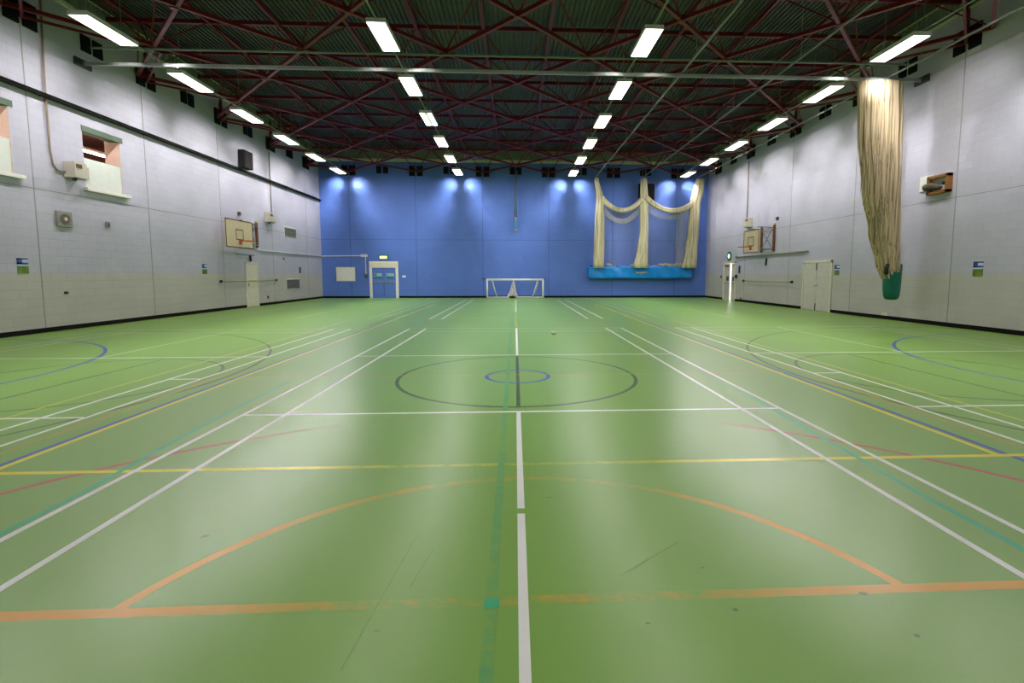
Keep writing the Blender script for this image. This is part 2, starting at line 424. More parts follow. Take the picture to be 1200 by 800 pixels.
for x, y, r in ((-1.87, -4.55, .022), (-.64, -5.39, .011), (.55, -5.4, .008), (.98, -5.33, .012), (1.68, -5.53, .012), (1.65, -5.25, .016), (.2, -4.14, .012), (.95, -5.0, .008)):
    n = 9; z = L.z
    L.mb.quad(*[(x+r*1.5*math.cos(t)*random.uniform(.6, 1.2), y+r*math.sin(t)*random.uniform(.6, 1.2), z) for t in [2*math.pi*k/n for k in range(n)]])
for x0, y0, x1, y1 in ((-.62, -4.6, -.72, -5.6), (-.5, -4.75, -.56, -5.1), (.5, -5.05, .9, -4.75)): L.seg((x0, y0), (x1, y1), .0035)
L.done('scuff_marks')

# ------------------------------------------------------------------ red lattice roof frame
mx, my, ZT, ZB = 2.11, 2.2, 9.3, 8.1
bx = lambda i: .05+mx*i
cl = lambda x: max(XL+.04, min(XR-.04, x))
by = lambda k: min(25.28, 25.55-2.2*k)
roof = thing('roof_frame', (0, 10, 8), 'dark red steel lattice roof frame spanning the whole hall below the decking', 'roof frame')
for j in range(12):
    y = 24.45-2.2*j
    MB().bar((XL+.02, y, ZT), (XR-.02, y, ZT), .1, .12).build('purlin', 'red', roof)
for h in range(-6, 6):
    x = bx(h+.5)
    MB().bar((x, .2, ZT), (x, YF-.03, ZT), .11, .1).build('top_chord', 'red', roof)
nodes = [(i, k) for k in range(0, 12) for i in range(-6, 7) if (i+k) % 2]
NS = set(nodes)
# diagonal bottom chords, each running the full way
for d in (1, -1):
    for (i, k) in nodes:
        if (i-d, k-1) in NS: continue
        a = (i, k)
        while (a[0]+d, a[1]+1) in NS: a = (a[0]+d, a[1]+1)
        if a == (i, k): continue
        MB().bar((cl(bx(i)), by(k), ZB), (cl(bx(a[0])), by(a[1]), ZB), .09, .1).build('bottom_chord', 'red', roof)
webs = []
for (i, k) in nodes:
    for si in (-.5, .5):
        for sk in (-.5, .5):
            if abs(i+si) > 5.6 or not (-.2 <= k+sk <= 11.2): continue
            webs.append((abs((25.55-2.2*k)-8.5)+(0 if (25.55-2.2*k) > 5.5 else 50), i, k, si, sk))
webs.sort()
rest = MB()
for n, (_, i, k, si, sk) in enumerate(webs):
    a, b = (cl(bx(i)), by(k), ZB), (bx(i+si), 25.55-2.2*(k+sk), ZT)
    if n < 100: MB().bar(a, b, .035).build('web_strut', 'red', roof)
    else: rest.bar(a, b, .035)
tag(rest.build('web_bracing', 'red', roof), kind='stuff')
for (i, k) in nodes:
    if 2 <= k <= 9 and abs(i) < 6: MB().cyl((bx(i), by(k), ZB-.07), (bx(i), by(k), ZB+.07), .09, 12).build('node_plate', 'red', roof)
# stub posts and ties along the walls
def wall_y(side, n): return (6.26 if side < 0 else 6.52)+2.14*n
for side, X in ((-1, XL+.06), (1, XR-.06)):
    for n in range(-1, 8, 2):
        y = wall_y(side, n+1); MB().bar((X, y, 8.0), (X, y, 9.3), .07).build('wall_post', 'red', roof)
        xi = bx(side*5)
        MB().bar((X, y, 8.02), (xi, y+2.14, ZB), .06).build('wall_tie', 'red', roof)
        MB().bar((X, y, 8.02), (xi, y-2.14, ZB), .06).build('wall_tie', 'red', roof)
# paired dark bearing plates on the walls
def plates(axis, X, y, big):
    w, h, z, g = (.37, .63, 7.82, .06) if big else (.32, .46, 7.97, .05)
    mb = []
    for s in (-1, 1):
        a, b = g*s, (g+w)*s
        if axis == 'x':
            t = .05 if X < 0 else -.05; mb.append(MB().box((X+t*.02, y+a, z), (X+t, y+b, z+h), .006))
        else: mb.append(MB().box((y+a, X-.001, z), (y+b, X-.05, z+h), .006))
    return mb, z
BIGGER = {True: 'tall', False: 'short'}
for axis, X, where, lst in (('x', XL, 'on the windowed wall', [wall_y(-1, n) for n in range(8, -1, -1)]),
                            ('x', XR, 'on the divider net wall', [wall_y(1, n) for n in range(8, -1, -1)]),
                            ('y', YF, 'on the blue wall', [2.13*i+.03 for i in range(-5, 6)])):
    cnt = {True: 0, False: 0}
    for n, y in enumerate(lst):
        big = (n % 2 == 0)
        frm = 'from the blue wall' if axis == 'x' else 'from the windowed wall'
        lab = '%s %s pair of dark bearing plates %s, %s' % (NTH[cnt[big]], BIGGER[big], where, frm); cnt[big] += 1
        mb, z = plates(axis, X, y, big)
        t = thing('bearing_plate_pair', (X, y, z) if axis == 'x' else (y, X, z), lab, 'bracket', 'bearing plates high on the walls')
        for m_ in mb: m_.build('plate', 'navy', t)

# ------------------------------------------------------------------ ceiling lights
LEN, WID, LZ = 1.6, .44, 7.75
AREA_W = 9
def make_lamp(loc, label, twin=False):
    x, y, z = loc
    t = thing('ceiling_light', loc, label, 'ceiling light', 'strip lights hung in four rows')
    b = MB().box((x-WID/2-.02, y-LEN/2-.02, z+.03), (x+WID/2+.02, y+LEN/2+.02, z+.10), .008)
    for s in (-1, 1):
        b.box((x+s*(WID/2+.005), y-LEN/2-.02, z-.01), (x+s*(WID/2+.02), y+LEN/2+.02, z+.05)); b.box((x-WID/2-.02, y+s*(LEN/2+.005), z-.01), (x+WID/2+.02, y+s*(LEN/2+.02), z+.05))
    b.build('housing', 'lampwhite', t)
    if twin:
        for s in (-1, 1): MB().box((x+s*.085, y-LEN/2, z), (x+s*(WID/2-.005), y+LEN/2, z+.035), .006).build('diffuser', 'diffuser', t)
    else: MB().box((x-WID/2, y-LEN/2, z), (x+WID/2, y+LEN/2, z+.035), .006).build('diffuser', 'diffuser', t)
    for s in (-1, 1): MB().cyl((x, y+s*.55, z+.1), (x, y+s*.55, ZT-.03), .008, 6).build('hanger', 'wire', t)
    return t
def add_area(x, y, z):
    for s in (-1, 1):
        for q in (-2, -1, 0, 1, 2):
            ld = bpy.data.lights.new('lamp tube light', 'AREA'); ld.shape = 'RECTANGLE'; ld.size = .16; ld.size_y = LEN/5-.05
            ld.energy = AREA_W; ld.spread = math.radians(50); ld.color = (1, .975, .955)
            o = bpy.data.objects.new('lamp_tube_light', ld); COL.objects.link(o)
            o.location = (x+s*.1, y+q*LEN/5, z-.02)
            o.rotation_euler = Vector((s*.42, .785*math.sin(math.radians(33*q)), -.785*math.cos(math.radians(33*q)))).to_track_quat('-Z', 'Y').to_euler()
LY = [6.35+3.46*k for k in range(6)]
ROWS = [(-10.5, 'the row along the windowed wall'), (-3.45, 'the middle row nearer the windowed wall'), (3.53, 'the middle row nearer the divider net'), (10.6, 'the row on the divider net side')]
proto = twin = None
for ri, (x, where) in enumerate(ROWS):
    for k in range(-2, 6):
        if k == -1 and ri != 3 and False: continue
        y = 6.35+3.46*k; xx = x*(1+.0035*max(0, k))
        visible = k >= 0 or (k == -1 and ri == 3)
        n = 6-k
        lab = '%s strip light in %s, %s from the blue wall' % ('twin' if (ri == 1 and k == 2) else 'white', where, NTH[n-1])
        if ri == 1 and k == 2: make_lamp((xx, y, LZ), lab, True)
        elif proto is None: proto = make_lamp((xx, y, LZ), lab)
        else: copy_tree(proto, (xx, y, LZ), label=lab)
        add_area(xx, y, LZ)
for x, where in ROWS:
    o = MB().box((x-.02, -1, LZ+.10), (x+.02, 24.3, LZ+.13)).build('light_trunking', 'wire', origin=(x, 10, LZ+.1))
    tag(o, 'thin pale trunking linking the strip lights of %s' % where, 'trunking', 'light trunking')

# ------------------------------------------------------------------ rails under the roof
t = thing('divider_net_track', (0, 8.05, 7.5), 'pale white rail crossing the hall that carries the tan divider net', 'rail')
MB().box((XL+.03, 8.02, 7.55), (XR-.03, 8.09, 7.65), .01).build('rail', 'alu', t)
for X, d in ((XL, .06), (XR, -.06)): MB().box((X, 7.76, 7.48), (X+d, 8.32, 7.7), .01).build('wall_bracket', 'dkgreen', t)
tag(MB().bar((XL+.35, 7.95, 8.0), (XR-.4, 7.95, 8.02), .045).build('pulley_cable', 'wire', origin=(0, 7.95, 8)), 'thin green cable stretched across the hall just above the white rail', 'cable')
for x, lab in ((5.1, 'long grey net rail nearest the middle rows of strip lights'), (8.12, 'long grey net rail between the other two that run to the blue wall'), (11.68, 'long grey net rail running close to the divider net wall')):
    t = thing('net_track', (x, 10, 7.665), lab, 'rail', 'net rails running to the blue wall')
    MB().box((x-.026, -2, 7.665), (x+.026, 24.55, 7.715), .008).build('rail', 'railgrey', t)
    for k in range(6): MB().cyl((x, 24.45-4.4*k, 7.71), (x, 24.45-4.4*k, ZT), .01, 6).build('hanger', 'wire', t)

# ------------------------------------------------------------------ nets
def pleated(rings, n=72, pleats=9, amp=.16, seed=1, ux=Vector((1, 0, 0)), uy=Vector((0, 1, 0))):
    """rings: (centre, half width, half depth); an elliptical gathered bundle with folds"""
    rnd = random.Random(seed); ph = [rnd.uniform(0, 6.28) for _ in range(4)]
    out = []
    for c, w, d in rings:
        c = Vector(c); r = []
        for k in range(n):
            t = 2*math.pi*k/n
            f = 1+amp*math.sin(pleats*t+ph[0])+amp*.6*math.sin((pleats*2+1)*t+ph[1])
            r.append(c+ux*(w*f*math.cos(t))+uy*(d*f*math.sin(t)))
        out.append(r)
    return out
def interp(keys, n):
    """smooth interpolation of key rows (z, x, w, d)"""
    out = []
    for i in range(n+1):
        z = keys[0][0]+(keys[-1][0]-keys[0][0])*i/n
        for a, b in zip(keys, keys[1:]):
            if min(a[0], b[0])-1e-6 <= z <= max(a[0], b[0])+1e-6:
                f = (z-a[0])/(b[0]-a[0]); f = f*f*(3-2*f)
                out.append([z]+[a[q]+(b[q]-a[q])*f for q in range(1, len(a))]); break
    return out
# divider net gathered against the right wall
dn = thing('divider_net', (12.0, 8.05, 1.0), 'tall tan divider net gathered in folds and hanging from the white rail', 'net')
keys = [(7.54, 11.39, .64, .16), (6.1, 11.46, .63, .18), (4.3, 11.6, .56, .2), (2.9, 11.79, .44, .2), (1.85, 11.98, .34, .17), (1.4, 12.1, .28, .15)]
MB().loft(pleated([((x, 8.05, z), w, d) for z, x, w, d in interp(keys, 30)], n=120, pleats=15, amp=.13, seed=4), caps=False).build('gathered_net', 'nettan', dn, smooth=True)
MB().loft(pleated([((x, 8.05, z), w*.8, d*.6) for z, x, w, d in interp(keys, 30)], n=90, pleats=11, amp=.16, seed=9), caps=False).build('inner_folds', 'nettan', dn, smooth=True)
MB().box((10.72, 8.0, 7.46), (12.06, 8.1, 7.55)).build('heading_tape', 'grey', dn)
gb = thing('net_bag', (12.15, 8.05, .7), 'green vinyl bag holding the foot of the tan divider net', 'bag')
rings = []
for z, x, w, d in ((.72, 12.17, .10, .08), (.75, 12.17, .2, .14), (.85, 12.165, .25, .17), (1.1, 12.16, .275, .19), (1.45, 12.16, .285, .19), (1.6, 12.17, .285, .19)):
    rings.append([Vector((x+w*math.cos(a)*(1+.03*math.sin(5*a)), 8.05+d*math.sin(a), z + (max(0, (z-1.3))*(.95*math.cos(a)*max(0, math.cos(a))+(.25*-math.cos(a) if math.cos(a) < 0 else 0))))) for a in [2*math.pi*k/48 for k in range(48)]])
mbag = MB().loft(rings, caps=False); mbag.bm.faces.new([mbag.bm.verts.new(p) for p in rings[0]]); bmesh.ops.remove_doubles(mbag.bm, verts=mbag.bm.verts, dist=1e-4)
mbag.build('bag', 'vinylgreen', gb, smooth=True)
MB().tube([(11.83, 7.9, 1.55), (11.8, 7.86, 1.72), (11.86, 7.9, 1.86)], .06, 8).build('strap', 'dkgreen', gb, smooth=True)
# three cricket nets gathered at the blue wall
cn = thing('practice_net', (8.4, 24.5, 1.9), 'cream practice nets gathered into three columns joined by swags at the blue wall', 'net')
COLS = [[(7.66, 5.17, .10, .08), (6.4, 5.42, .17, .12), (5, 5.41, .23, .16), (3.5, 5.4, .25, .18), (1.95, 5.37, .26, .2)],
        [(7.66, 8.22, .15, .1), (6.4, 8.25, .19, .13), (4.4, 8.3, .2, .15), (3.2, 8.22, .25, .17), (1.95, 8.1, .36, .2)],
        [(7.66, 11.9, .2, .12), (6.9, 11.75, .28, .14), (6.0, 11.58, .26, .16), (4.3, 11.52, .27, .17), (3, 11.42, .3, .18), (1.95, 11.3, .36, .2)]]
for q, ks in enumerate(COLS):
    MB().loft(pleated([((x, 24.5, z), w*1.2, d*1.1) for z, x, w, d in interp(ks, 22)], n=60, pleats=7, amp=.12, seed=q+2), caps=True).build('gathered_column', 'netcream', cn, smooth=True)
def swag(x0, z0, x1, z1, zm, r0, r1, m, name, y=24.45):
    pts = []; n = 24
    for i in range(n+1):
        f = i/n; x = x0+(x1-x0)*f; z = z0+(z1-z0)*f-(((z0+z1)/2-zm)*4*f*(1-f)); pts.append((x, y, z))
    rings = []
    for i, p in enumerate(pts):
        a, b = Vector(pts[max(0, i-1)]), Vector(pts[min(n, i+1)]); tt = (b-a).normalized(); nn = Vector((-tt.z, 0, tt.x))
        w = r0+(r1-r0)*math.sin(math.pi*i/n)
        rings.append([Vector(p)+nn*(w*(1+.1*math.sin(5*t))*math.cos(t))+Vector((0, w*.7*(1+.1*math.sin(5*t))*math.sin(t), 0)) for t in [2*math.pi*k/28 for k in range(28)]])
    MB().loft(rings).build(name, m, cn, smooth=True)
swag(5.5, 6.42, 8.15, 6.35, 5.63, .17, .15, 'netcream', 'swag'); swag(8.35, 6.45, 11.5, 6.1, 5.62, .19, .17, 'netcream', 'swag')
swag(5.55, 5.9, 8.1, 5.85, 4.95, .14, .16, 'sheer2', 'loose_fold', 24.6); swag(8.4, 5.9, 11.3, 5.8, 5.2, .12, .14, 'sheer2', 'loose_fold', 24.6)
def sheet(x0, x1, zt0, zt1, zm, y, name, m):
    R1, R2 = [], []; n = 48
    for i in range(n+1):
        f = i/n; x = x0+(x1-x0)*f; yy = y+.05*math.sin(x*9)
        R1.append((x, yy, zt0+(zt1-zt0)*f-(((zt0+zt1)/2-zm)*4*f*(1-f)))); R2.append((x, yy, 2.0))
    MB().loft([R1, R2], closed=False).build(name, m, cn, smooth=True)
sheet(5.5, 8.15, 6.3, 6.25, 5.55, 24.55, 'hanging_net', 'sheer'); sheet(8.35, 11.4, 6.3, 6.0, 5.55, 24.55, 'hanging_net', 'sheer')
sheet(10.4, 11.35, 5.8, 6.0, 5.85, 24.62, 'side_fold', 'sheer2')
# blue vinyl bag along the wall under the nets
vb = thing('net_storage_bag', (8.2, 24.95, 1.25), 'long bright blue vinyl bag along the blue wall holding the ends of the practice nets', 'bag')
rings = []; n = 90
for i in range(n+1):
    x = 4.76+6.86*i/n; e = min(1, min(i, n-i)/3); r = []
    zz = .42*(.85+.15*e)
    for k in range(28):
        a = 2*math.pi*k/28; ca, sa = math.cos(a), math.sin(a)
        px = abs(ca)**.35*(1 if ca > 0 else -1); pz = abs(sa)**.35*(1 if sa > 0 else -1)
        fold = .035*math.sin(x*4.2+pz*2.2)+.03*abs(math.sin(x*1.9+.6-pz*.8)) if ca < 0 else 0
        top = (.035*math.sin(x*2.1)+.02*math.sin(x*5)) if sa > 0 else .012*math.sin(x*3)
        r.append((x, 25.02+px*.24-fold, 1.69+pz*zz*(.96 if sa > 0 else 1)+top))
    rings.append(r)
MB().loft(rings).build('vinyl_cover', 'vinylblue', vb, smooth=True)
for x in (4.95, 6.6, 8.2, 9.9, 11.45): MB().box((x-.02, 24.72, 2.05), (x+.02, 25.33, 2.13)).build('wall_strap', 'dark', vb)
mb = MB(); rnd = random.Random(3)
for a, b in ((6.0, 6.3), (7.6, 8.7), (9.5, 10.9)):
    x = a
    while x < b:
        r = rnd.uniform(.05, .1); mb.tube([(x-.12, 24.9+rnd.uniform(-.08, .08), 2.13), (x, 24.85, 2.17+rnd.uniform(0, .05)), (x+.14, 24.9, 2.12)], [r*.6, r, r*.5], 8); x += .17
mb.tube([(7.85, 24.72, 1.66), (8.2, 24.7, 1.62), (8.6, 24.72, 1.68)], [.03, .07, .03], 8)
mb.build('net_ends', 'netcream', cn, smooth=True)

# ------------------------------------------------------------------ goal
g = thing('goal', (0, 24.5, 0), 'small white five a side goal standing against the blue wall', 'goal')
for x in (-1.83, 1.76): MB().cyl((x, 24.5, 0), (x, 24.5, 1.22), .055, 14).build('goalpost', 'white', g, True)
MB().cyl((-1.875, 24.5, 1.2), (1.805, 24.5, 1.2), .06, 14).build('crossbar', 'white', g, True)
MB().tube([(-1.83, 24.5, .045), (-1.8, 24.9, .045), (1.73, 24.9, .045), (1.76, 24.5, .045)], .045, 10).build('ground_bar', 'white', g, True)
for s, x0, x1 in ((-1, -1.5, -1.21), (1, 1.42, 1.09)):
    MB().tube([(x0, 24.52, 1.18), ((x0*.55+x1*.45), 24.75, .62), (x1, 24.9, .05)], .036, 8).build('rear_stay', 'white', g, True)
MB().tube([(1.5, 24.53, 1.17), (1.38, 24.65, .75), (1.15, 24.9, .05)], [.02, .07, .03], 8).build('net_fold', 'sheer2', g, True)
rings = pleated([((-.14, 24.75, 1.16), .035, .03), ((-.14, 24.8, .9), .09, .06), ((-.17, 24.88, .5), .17, .11), ((-.2, 24.95, .22), .27, .17), ((-.2, 24.97, .03), .36, .2)], n=48, pleats=7, amp=.12, seed=5)
MB().loft(rings).build('gathered_net', net_mat('grey goal netting', (226, 222, 228), .3, 30, 1), g, True)
for x, d in ((-1.86, -.3), (1.8, .12)): MB().bar((x, 24.52, 1.22), (x+d, 24.75, 1.27), .05).build('wall_hook', 'dkgreen', g)
ball = MB(); bmesh.ops.create_icosphere(ball.bm, subdivisions=3, radius=1, matrix=Matrix.Translation((-.2, 24.62, .085)) @ Matrix.Diagonal((.2, .13, .085, 1)))
for v in ball.bm.verts: v.co += v.co.normalized()*0+Vector((.02*math.sin(v.co.y*40), 0, .012*math.sin(v.co.x*30)))
tag(ball.build('net_weight', 'dark', None, True, (-.2, 24.62, 0)), 'dark lump lying at the foot of the goal net in the goal middle', 'weight')

# ------------------------------------------------------------------ hanging rope
hr = thing('hanging_rope', (.03, 24.9, 4.25), 'pale rope bundle hanging down the middle of the blue wall above the goal', 'rope')
mb = MB()
for k, (dx, dy) in enumerate(((-.07, 0), (-.02, .05), (.03, -.02), (.08, .03))): mb.tube([(.06+dx*.8, 24.9+dy, 8.15), (.04+dx*1.1, 24.9+dy, 6.6), (.01+dx, 24.9+dy, 5.15)], .022, 6)
mb.build('strands', mat('pale rope fibre', (112, 126, 150), .8), hr, True)
MB().tube([(.0, 24.9, 5.2), (.01, 24.9, 5.05), (.02, 24.9, 4.95)], [.07, .09, .07], 12).build('collar', 'grey', hr, True)
MB().tube([(.02, 24.9, 4.95), (.03, 24.9, 4.5)], .07, 12).build('sleeve', 'ropeteal', hr, True)
MB().tube([(.03, 24.9, 4.5), (.03, 24.9, 4.38), (.03, 24.9, 4.25)], [.06, .1, .06], 12).build('end_knot', 'grey', hr, True)

# ------------------------------------------------------------------ doors
def fbox(a, b, m, name, parent, bev=0): return MB().box(a, b, bev).build(name, m, parent)
y = YF
d1 = bpy.data.objects.new('door_1', None); COL.objects.link(d1); d1.location = (-8.55, YF, 0); structure(d1, 'blue double fire door in a white frame in the blue wall')
for a, b in ((-9.48, -9.31), (-7.8, -7.63)): fbox((a, y-.06, 0), (b, y, 2.38), 'white', 'door_frame', d1, .006)
fbox((-9.48, y-.07, 1.96), (-7.63, y, 2.38), 'cream', 'transom', d1, .008)
fbox((-9.46, y-.075, 2.3), (-7.65, y-.06, 2.36), 'white', 'trim', d1)
for s, a, b in ((0, -9.31, -8.565), (1, -8.545, -7.8)):
    lf = fbox((a+.004, y-.035, .01), (b-.004, y, 1.96), 'bluedoor', 'door_leaf', d1, .004)
    fbox((a+.03, y-.075, 1.02), (b-.03, y-.04, 1.08), 'alu', 'push_bar', lf, .006)
    fbox((a+.15, y-.04, 1.42), (b-.12, y-.034, 1.6), 'dsignw', 'sign', lf); fbox((a+.15, y-.042, 1.26), (b-.12, y-.034, 1.38), 'dsign', 'sign', lf)
    fbox((a+.17, y-.044, 1.46), (a+.3, y-.034, 1.57), 'exitgreen' if s == 0 else 'alu', 'pictogram', lf)
    fbox(((b-.06) if s == 0 else (a+.02), y-.08, .93), ((b-.02) if s == 0 else (a+.06), y-.035, 1.16), 'alu', 'latch_case', lf)
es = thing('exit_sign', (-8.55, YF, 2.52), 'lit yellow green exit sign above the blue double door', 'exit sign')
fbox((-8.86, y-.09, 2.52), (-8.24, y, 2.8), 'exitgreen', 'case', es, .02); fbox((-8.78, y-.1, 2.55), (-8.32, y-.088, 2.72), 'exitlit', 'lit_panel', es, .01)
# single cream door, left wall
x = XL
d2 = bpy.data.objects.new('door_2', None); COL.objects.link(d2); d2.location = (XL, 16.7, 0); structure(d2, 'narrow cream door in the windowed wall below the backboard')
for a, b in ((16.14, 16.22), (17.16, 17.24)): fbox((x, a, 0), (x+.05, b, 2.1), 'cream', 'door_frame', d2, .005)
fbox((x, 16.14, 2.02), (x+.05, 17.24, 2.1), 'cream', 'door_frame', d2, .005)
lf = fbox((x, 16.225, .01), (x+.035, 17.155, 2.015), 'cream', 'door_leaf', d2, .004)
fbox((x+.035, 16.3, 1.22), (x+.045, 17.1, 1.26), 'yellow_m', 'rail', lf); fbox((x+.035, 16.3, .98), (x+.07, 16.36, 1.12), 'alu', 'handle', lf)
# exit door, right wall, one leaf ajar
x = XR
d3 = bpy.data.objects.new('door_3', None); COL.objects.link(d3); d3.location = (XR, 21.6, 0); structure(d3, 'cream exit door standing ajar with daylight in the gap')
for a, b in ((20.78, 20.87), (22.36, 22.47)): fbox((x-.04, a, 0), (x+.1, b, 2.28), 'cream', 'door_frame', d3, .005)
fbox((x-.04, 20.78, 2.18), (x+.1, 22.47, 2.28), 'cream', 'door_frame', d3, .005)
lf = fbox((x, 21.62, .02), (x+.045, 22.36, 2.17), 'cream_door', 'door_leaf', d3, .004)
fbox((x-.06, 21.66, .98), (x-.02, 22.3, 1.04), 'alu', 'push_bar', lf); fbox((x-.012, 21.7, 1.16), (x, 22.0, 1.42), 'dgrey', 'plate', lf); fbox((x-.04, 21.75, 2.0), (x, 22.2, 2.08), 'wood', 'closer', lf)
ang = math.radians(7.5); mtx = Matrix.Translation((x+.02, 20.87, 1.095)) @ Matrix.Rotation(-ang, 4, 'Z')
lf2 = MB().obox(mtx @ Matrix.Translation((.0, .36, 0)), (.045, .72, 2.15), .004).build('door_leaf', 'cream_door', d3)
MB().obox(mtx @ Matrix.Translation((-.05, .36, -.08)), (.04, .62, .06)).build('push_bar', 'alu', lf2)
MB().obox(mtx @ Matrix.Translation((-.03, .3, .18)), (.012, .3, .26)).build('plate', 'dgrey', lf2)
fbox((x-.07, 20.85, 0), (x+.12, 22.4, .015), 'alu', 'threshold', d3)
structure(MB().box((XR+.02, 15, -.06), (XR+30, 60, -.03)).build('path', 'sky'))
ex = thing('exit_sign', (XR, 21.65, 2.4), 'round green exit sign with a lit centre above the ajar exit door', 'exit sign')
MB().cyl((XR, 21.65, 2.62), (XR-.06, 21.65, 2.62), .27, 28).build('case', 'exitgreen', ex); MB().cyl((XR-.05, 21.65, 2.62), (XR-.07, 21.65, 2.62), .13, 24).build('lit_panel', 'exitlit2', ex)
# double cream doors, right wall
d4 = bpy.data.objects.new('door_4', None); COL.objects.link(d4); d4.location = (XR, 13, 0); structure(d4, 'closed pair of cream doors in the divider net wall')
for a, b in ((11.98, 12.08), (13.9, 14.0)): fbox((x-.05, a, 0), (x, b, 2.12), 'cream', 'door_frame', d4, .005)
fbox((x-.05, 11.98, 2.03), (x, 14.0, 2.12), 'cream', 'door_frame', d4, .005)
for a, b in ((12.085, 12.985), (12.995, 13.895)):
    lf = fbox((x-.035, a, .01), (x, b, 2.025), 'cream_door', 'door_leaf', d4, .004)
    fbox((x-.05, 12.9 if a < 12.5 else 13.05, 1.02), (x-.035, 12.94 if a < 12.5 else 13.09, 1.1), 'alu', 'lock', lf)
fbox((x-.045, 12.97, 1.72), (x-.034, 13.03, 2.02), 'dgrey', 'flush_bolt', d4); fbox((x-.045, 12.97, .02), (x-.034, 13.03, .32), 'dgrey', 'flush_bolt', d4)

# ------------------------------------------------------------------ gallery windows in the left wall
def window(name, h, panel, label):
    y0, y1, z0, z1 = h
    w = bpy.data.objects.new(name, None); COL.objects.link(w); w.location = (XL, (y0+y1)/2, z0); structure(w, label)
    D = XL-.46
    mb = MB().quad((XL, y1, z0), (D, y1, z0), (D, y1, z1), (XL, y1, z1)); mb.quad((XL, y0, z0), (D, y0, z0), (D, y0, z1), (XL, y0, z1)); mb.quad((XL, y0, z0), (D, y0, z0), (D, y1, z0), (XL, y1, z0)); mb.quad((XL, y0, z1), (D, y0, z1), (D, y1, z1), (XL, y1, z1))
    mb.build('reveal', 'reveal', w)
    fbox((XL-.3, y0-.02, z1-.13), (XL+.012, y1+.12, z1+.03), 'header', 'lintel', w, .005)
    fbox((XL-.05, y0, z0), (XL-.02, y1, panel), 'glassw', 'obscured_pane', w, .004)
    fbox((XL-.1, y0-.09, z0-.12), (XL+.12, y1+.2, z0-.02), 'white', 'sill', w, .01)
window('window_1', W1, 4.88, 'high gallery window with warm orange light, at the wall end'); window('window_2', W2, 4.91, 'high gallery window with white lower panel and a lit tube inside')
gl = thing('gallery_room', (-14.5, 7, 3), 'brown ceiling and peach walls of the gallery seen through the high windows', 'gallery'); gl['kind'] = 'structure'
del gl['category']
GX0, GX1, GY0, GY1, GZ0, GZ1 = -17.0, XL-.46, 2.0, 13.0, 3.2, 6.4
MB().quad((GX0, GY0, GZ1), (GX1, GY0, GZ1), (GX1, GY1, GZ1), (GX0, GY1, GZ1)).build('gallery_ceiling', 'galbrown', gl)
MB().quad((GX0, GY0, GZ0), (GX1, GY0, GZ0), (GX1, GY1, GZ0), (GX0, GY1, GZ0)).build('gallery_floor', 'galbrown', gl)
mb = MB().quad((GX0, GY0, GZ0), (GX0, GY1, GZ0), (GX0, GY1, GZ1), (GX0, GY0, GZ1)); mb.quad((GX0, GY0, GZ0), (GX1, GY0, GZ0), (GX1, GY0, GZ1), (GX0, GY0, GZ1)); mb.quad((GX0, GY1, GZ0), (GX1, GY1, GZ0), (GX1, GY1, GZ1), (GX0, GY1, GZ1))
mb.build('gallery_wall', 'galbrown', gl)
mb = wall_panel('x', GX1, GY0, GY1, GZ0, GZ1, (W1, W2)); mb.build('gallery_wall', 'galpeach', gl)
tl = thing('gallery_light', (-14.0, 10.1, 5.5), 'lit tube light in the gallery behind the window above the white control box', 'tube light')
MB().cyl((-14, 8.2, 5.53), (-14, 11.4, 5.53), .022, 10).build('tube', 'tube', tl); fbox((-14.05, 8.2, 5.58), (-13.95, 11.4, 5.66), 'lampwhite', 'batten', tl)
for yy in (8.6, 11.0): MB().cyl((-14, yy, 5.66), (-14, yy, GZ1), .01, 6).build('hanger', 'dgrey', tl)
tl2 = copy_tree(tl, (-14.0, 5.6, 5.5), label='lit tube light in the gallery behind the window cut by the frame edge')

# ------------------------------------------------------------------ fittings on the side walls
def at(side, y, z, d=0): return ((XL+d) if side < 0 else (XR-d), y, z)
def wbox(side, y0, y1, z0, z1, d0, d1, m, name, parent, bev=0):
    return MB().box(at(side, y0, z0, d0), at(side, y1, z1, d1), bev).build(name, m, parent)
def tubeW(side, pts, r, m, name, parent): return MB().tube([at(side, y, z, d) for y, z, d in pts], r, 8).build(name, m, parent, True)
# black cable tray
t = thing('cable_tray', (XL, 8, 6.2), 'long black cable tray running the length of the windowed wall', 'cable tray')
wbox(-1, YB, YF-.02, 6.19, 6.25, .058, .13, 'tray', 'tray', t); wbox(-1, YB, YF-.02, 6.25, 6.32, .058, .08, 'tray', 'back_lip', t)
for k in range(12): wbox(-1, 24.6-3*k, 24.65-3*k, 6.2, 6.3, 0, .06, 'tray', 'wall_bracket', t)
# control boxes
def control_box(side, y0, y1, z0, z1, d, label, conduit, plate):
    t = thing('control_box', at(side, (y0+y1)/2, z0), label, 'control box', 'white control boxes on the pale walls')
    wbox(side, y0, y1, z0, z1, 0, d, 'boxgrey', 'body', t, .015)
    s = y0+(y1-y0)*.12; wbox(side, s, s+(y1-y0)*.45, z0+(z1-z0)*.62, z0+(z1-z0)*.86, d, d+.01, 'wood', 'vent_slot', t)
    wbox(side, plate[0], plate[1], z0+.08, z1-.03, 0, .05, 'boxgrey', 'side_plate', t, .008)
    MB().cyl(at(side, y0+(y1-y0)*.3, z0-.08, d*.6), at(side, y0+(y1-y0)*.3, z0, d*.6), .05, 10).build('knob', 'dgrey', t)
    tubeW(side, conduit, .022, 'copper', 'conduit', t)
control_box(-1, 7.15, 7.55, 4.22, 4.66, .32, 'white control box with a brown conduit beside the gallery window', [(6.86, 8.85, .03), (6.78, 6.4, .03), (6.78, 4.85, .03), (6.83, 4.5, .03), (6.95, 4.36, .03), (7.15, 4.36, .05)], (7.56, 7.95))
